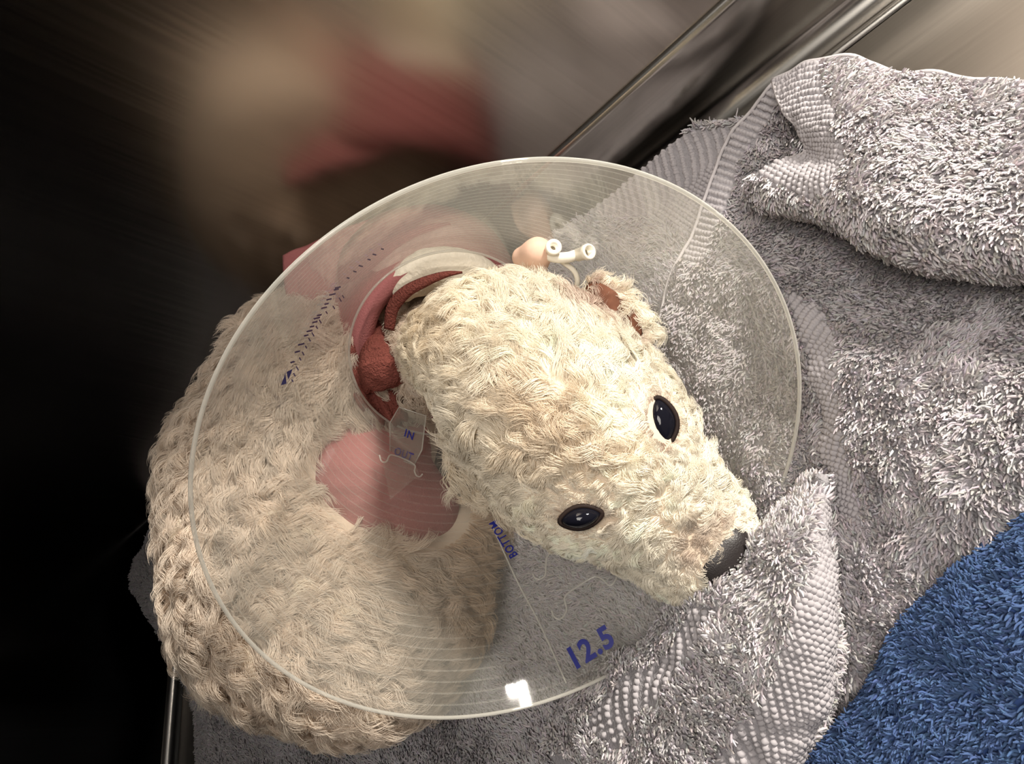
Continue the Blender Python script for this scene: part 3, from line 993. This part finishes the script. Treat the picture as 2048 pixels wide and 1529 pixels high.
def marks(name, pts, lx, ly, wd, mat):
    V = []; Fc = []
    for i, (px, py) in enumerate(pts):
        f = .8 + .4 * ((i * 7) % 5) / 4
        d = np.array([lx, ly]) * f; q = np.array([-ly, lx]); q = q / np.linalg.norm(q) * wd
        c = np.array([px, py]); b = len(V)
        V += [pix2cone(*(c + s * d + t * q), .0012) for s, t in ((-.5, -.5), (.5, -.5), (.5, .5), (-.5, .5))]
        Fc.append((b, b + 1, b + 2, b + 3))
    return mesh(name, V, Fc, mat, cone, False)


marks('printed_line', [(578, 722), (588, 701), (596, 686), (606, 668), (613, 659), (618, 650), (624, 641), (628, 633), (633, 627), (643, 612), (648, 604), (653, 595), (660, 585), (668, 575), (671, 571)], 11, -2.5, 3.2, M_ink2)
marks('printed_line', [(692, 552), (706, 539), (718, 528), (735, 515), (746, 505), (762, 494)], 7, 2, 3, M_ink2)
marks('printed_line', [(578, 760), (582, 748), (588, 735), (594, 716), (600, 705), (606, 692), (613, 677), (620, 666), (628, 652), (635, 640), (648, 622), (663, 612), (676, 596), (682, 590)], 4, 7, 2.4, M_ink2)

# ------------------------------------------------------------------ bandages
# wrap round the base of the neck, behind the collar
wrap = empty('neck_bandage', NC - AX * .03 - np.array([0, 0, .06]), 'pink elastic bandage wrapped around the dog\'s neck behind the cone', 'bandage')


def ring_band(name, prof, mat, par, axis=AX, ctr=NC, nz=.0015, freq=60, squash=1.0):
    """prof: list of (distance behind the neck opening, radius), closed section"""
    nt_ = 120; V = []; Fc = []
    for j in range(nt_):
        t = 2 * math.pi * j / nt_
        e = math.cos(t) * CA + math.sin(t) * CB * squash
        for b, r in prof: V.append(ctr - axis * b + e * r)
    V = np.array(V); V = V + nz * vnoise(V, freq)[:, None] * nrm(V - ctr)
    n = len(prof)
    for j in range(nt_):
        for i in range(n):
            Fc.append((j * n + i, j * n + (i + 1) % n, ((j + 1) % nt_) * n + (i + 1) % n, ((j + 1) % nt_) * n + i))
    return mesh(name, V, Fc, mat, par)


ring_band('wrap', [(.008, .051), (.022, .054), (.034, .058), (.050, .061), (.066, .064), (.080, .066), (.080, .061), (.064, .059), (.048, .056), (.034, .050), (.024, .047), (.010, .045)], M_pink, wrap)


def neck_angle(px, py):
    d = camdir(px, py); t = ((NC - CAM) @ AX) / (d @ AX); q = CAM + d * t - NC
    return math.atan2(q @ CB, q @ CA)


a0_, a1_ = neck_angle(770, 590), neck_angle(1045, 560); am_ = neck_angle(905, 460)
un = lambda t, r: r + (t - r + math.pi) % (2 * math.pi) - math.pi
a0_, a1_ = un(a0_, am_), un(a1_, am_)
tp_ = np.linspace(a0_, a1_, 50)
pp_ = np.array([NC - AX * .016 + (math.cos(t) * CA + math.sin(t) * CB) * .043 for t in tp_])
pr_ = .013 * np.sin(np.linspace(.12, math.pi - .12, 50)) ** .35
pad = tube('cotton_padding', pp_, pr_, M_cotton, wrap, 16)
for v in pad.data.vertices:
    v.co += Vector((.0022 * float(vnoise(np.array(v.co), 120)),) * 3)

# loose tail end of the wrap lying toward the wall
tail = np.array([[pix(*c) for c in row] for row in [
    [(566, 512, .53), (640, 476, .52), (730, 440, .515), (800, 420, .51)],
    [(568, 545, .525), (640, 520, .51), (730, 490, .505), (800, 470, .50)],
    [(575, 600, .52), (640, 585, .505), (720, 560, .50), (790, 540, .50)],
    [(590, 650, .53), (650, 645, .515), (715, 630, .505), (780, 620, .505)]]])
tg = np.swapaxes(crom(np.swapaxes(crom(tail, 30), 0, 1), 40), 0, 1)
cloth('wrap_tail', tg, .0025, M_pink, wrap, .0012)


# gauze tie: knot seen through the neck opening plus the strip along it
def sdf_obj(name, fn, c, ext, h, mat, parent=None):
    v, q = surface_nets(fn, np.array(c) - ext, np.array(c) + ext, h)
    return mesh(name, v, q, mat, parent)


tie = empty('gauze_tie', pix(760, 790, .485), 'dark red gauze tie knotted between the cone opening and the dog\'s neck', 'gauze tie')
k0 = pix(755, 720, .475)


def knot(P):
    d = caps(P, pix(742, 655, .480), pix(764, 735, .466), .0085, .0125)
    d = smin(d, caps(P, pix(764, 735, .468), pix(792, 738, .466), .011, .0075), .006)
    d = np.minimum(d, caps(P, pix(718, 690, .482), pix(735, 760, .478), .006, .008))
    d = smin(d, caps(P, pix(730, 668, .476), pix(772, 690, .474), .005, .006), .004)
    return d + .0014 * vnoise(P, 150) + .0007 * np.sin(P @ nrm(np.array([1, .3, -.6])) * 1500)


sdf_obj('knot', knot, k0, .04, .0013, M_gauze, tie)


def frill(P):
    d = caps(P, pix(742, 790, .488), pix(792, 825, .487), .010, .008)
    d = np.minimum(d, caps(P, pix(795, 770, .480), pix(775, 830, .484), .006, .005))
    return d + .0018 * np.sin(P @ (A @ nrm(np.array([.9, .45, 0]))) * 900) + .001 * vnoise(P, 200)


sdf_obj('frill', frill, pix(768, 800, .487), .035, .0013, M_gauze, tie)
rp = crom(np.array([pix(*p) for p in [(778, 660, .462), (786, 615, .456), (812, 584, .450), (850, 564, .446), (892, 549, .444), (925, 545, .446)]]), 40)
up_ = nrm(np.cross(np.gradient(rp, axis=0), LZ))
wd = np.interp(np.linspace(0, 1, 40), [0, .3, .6, 1], [.006, .008, .006, .001])[:, None]
sg = np.stack([rp - up_ * wd * .5, rp - up_ * wd * .2 + LZ * .0012, rp + up_ * wd * .2 + LZ * .0012, rp + up_ * wd * .5], 1)
cloth('strip', sg, .001, M_gauze, tie, .0003)

# bandaged foreleg behind the cone
leg = empty('foreleg_bandage', pix(775, 1050, .50) - np.array([0, 0, .03]), 'smooth pink bandage wrapped around the dog\'s foreleg below the gauze tie', 'bandage')


sdf_obj('wrap', legb, pix(775, 950, .517), .08, .0022, M_pink, leg)

# ------------------------------------------------------------------ intravenous catheter ports
cath = empty('catheter_set', pix(1110, 515, .412), 'white plastic catheter ports taped at the back of the dog\'s neck beside its ear', 'catheter')


def lathe(name, prof, o, ax, mat, par, seg=24):
    ax = nrm(ax); a = nrm(np.cross(ax, [.2, .9, .3])); b = np.cross(ax, a); V = []; Fc = []
    for z, r in prof:
        for k in range(seg):
            t = 2 * math.pi * k / seg; V.append(o + ax * z + r * (math.cos(t) * a + math.sin(t) * b))
    for i in range(len(prof) - 1):
        for k in range(seg): Fc.append((i * seg + k, i * seg + (k + 1) % seg, (i + 1) * seg + (k + 1) % seg, (i + 1) * seg + k))
    Fc.append(tuple(range(seg))[::-1]); Fc.append(tuple((len(prof) - 1) * seg + k for k in range(seg)))
    return mesh(name, V, Fc, mat, par)


def port(px, py, d, ax, R_, ri):
    o = pix(px, py, d); ax = nrm(A @ np.array(ax))
    pr_ = [(-.016, R_ * .62), (-.009, R_ * .62), (-.008, R_ * .82), (-.002, R_ * .86), (-.0012, R_), (.0010, R_), (.0014, R_ * .94), (.0014, ri), (-.005, ri * .9)]
    p = lathe('port', pr_, o, ax, M_port, cath)
    lathe('bore', [(-.004, ri * .88), (-.0035, ri * .88)], o, ax, M_bore, p)
    return p


port(1107, 495, .392, (.12, .10, .95), .0040, .0017)
port(1176, 504, .392, (.50, .05, .80), .0040, .0027)
tube('connector', crom(np.array([pix(1085, 505, .400), pix(1110, 515, .398), (pix(1135, 515, .397)), pix(1152, 510, .399)]), 14), .0028, M_port, cath, 10)
tube('extension_line', crom(np.array([pix(1120, 520, .402), pix(1150, 545, .404), pix(1152, 575, .408), pix(1120, 600, .42)]), 20), .0014, M_port, cath, 8)


def tapef(P):
    return smin(caps(P, pix(1045, 515, .410), pix(1075, 505, .402), .0055, .0065), caps(P, pix(1075, 505, .402), pix(1075, 545, .412), .006, .005), .006)


sdf_obj('tape', tapef, pix(1065, 515, .406), .02, .0012, M_tape, cath)
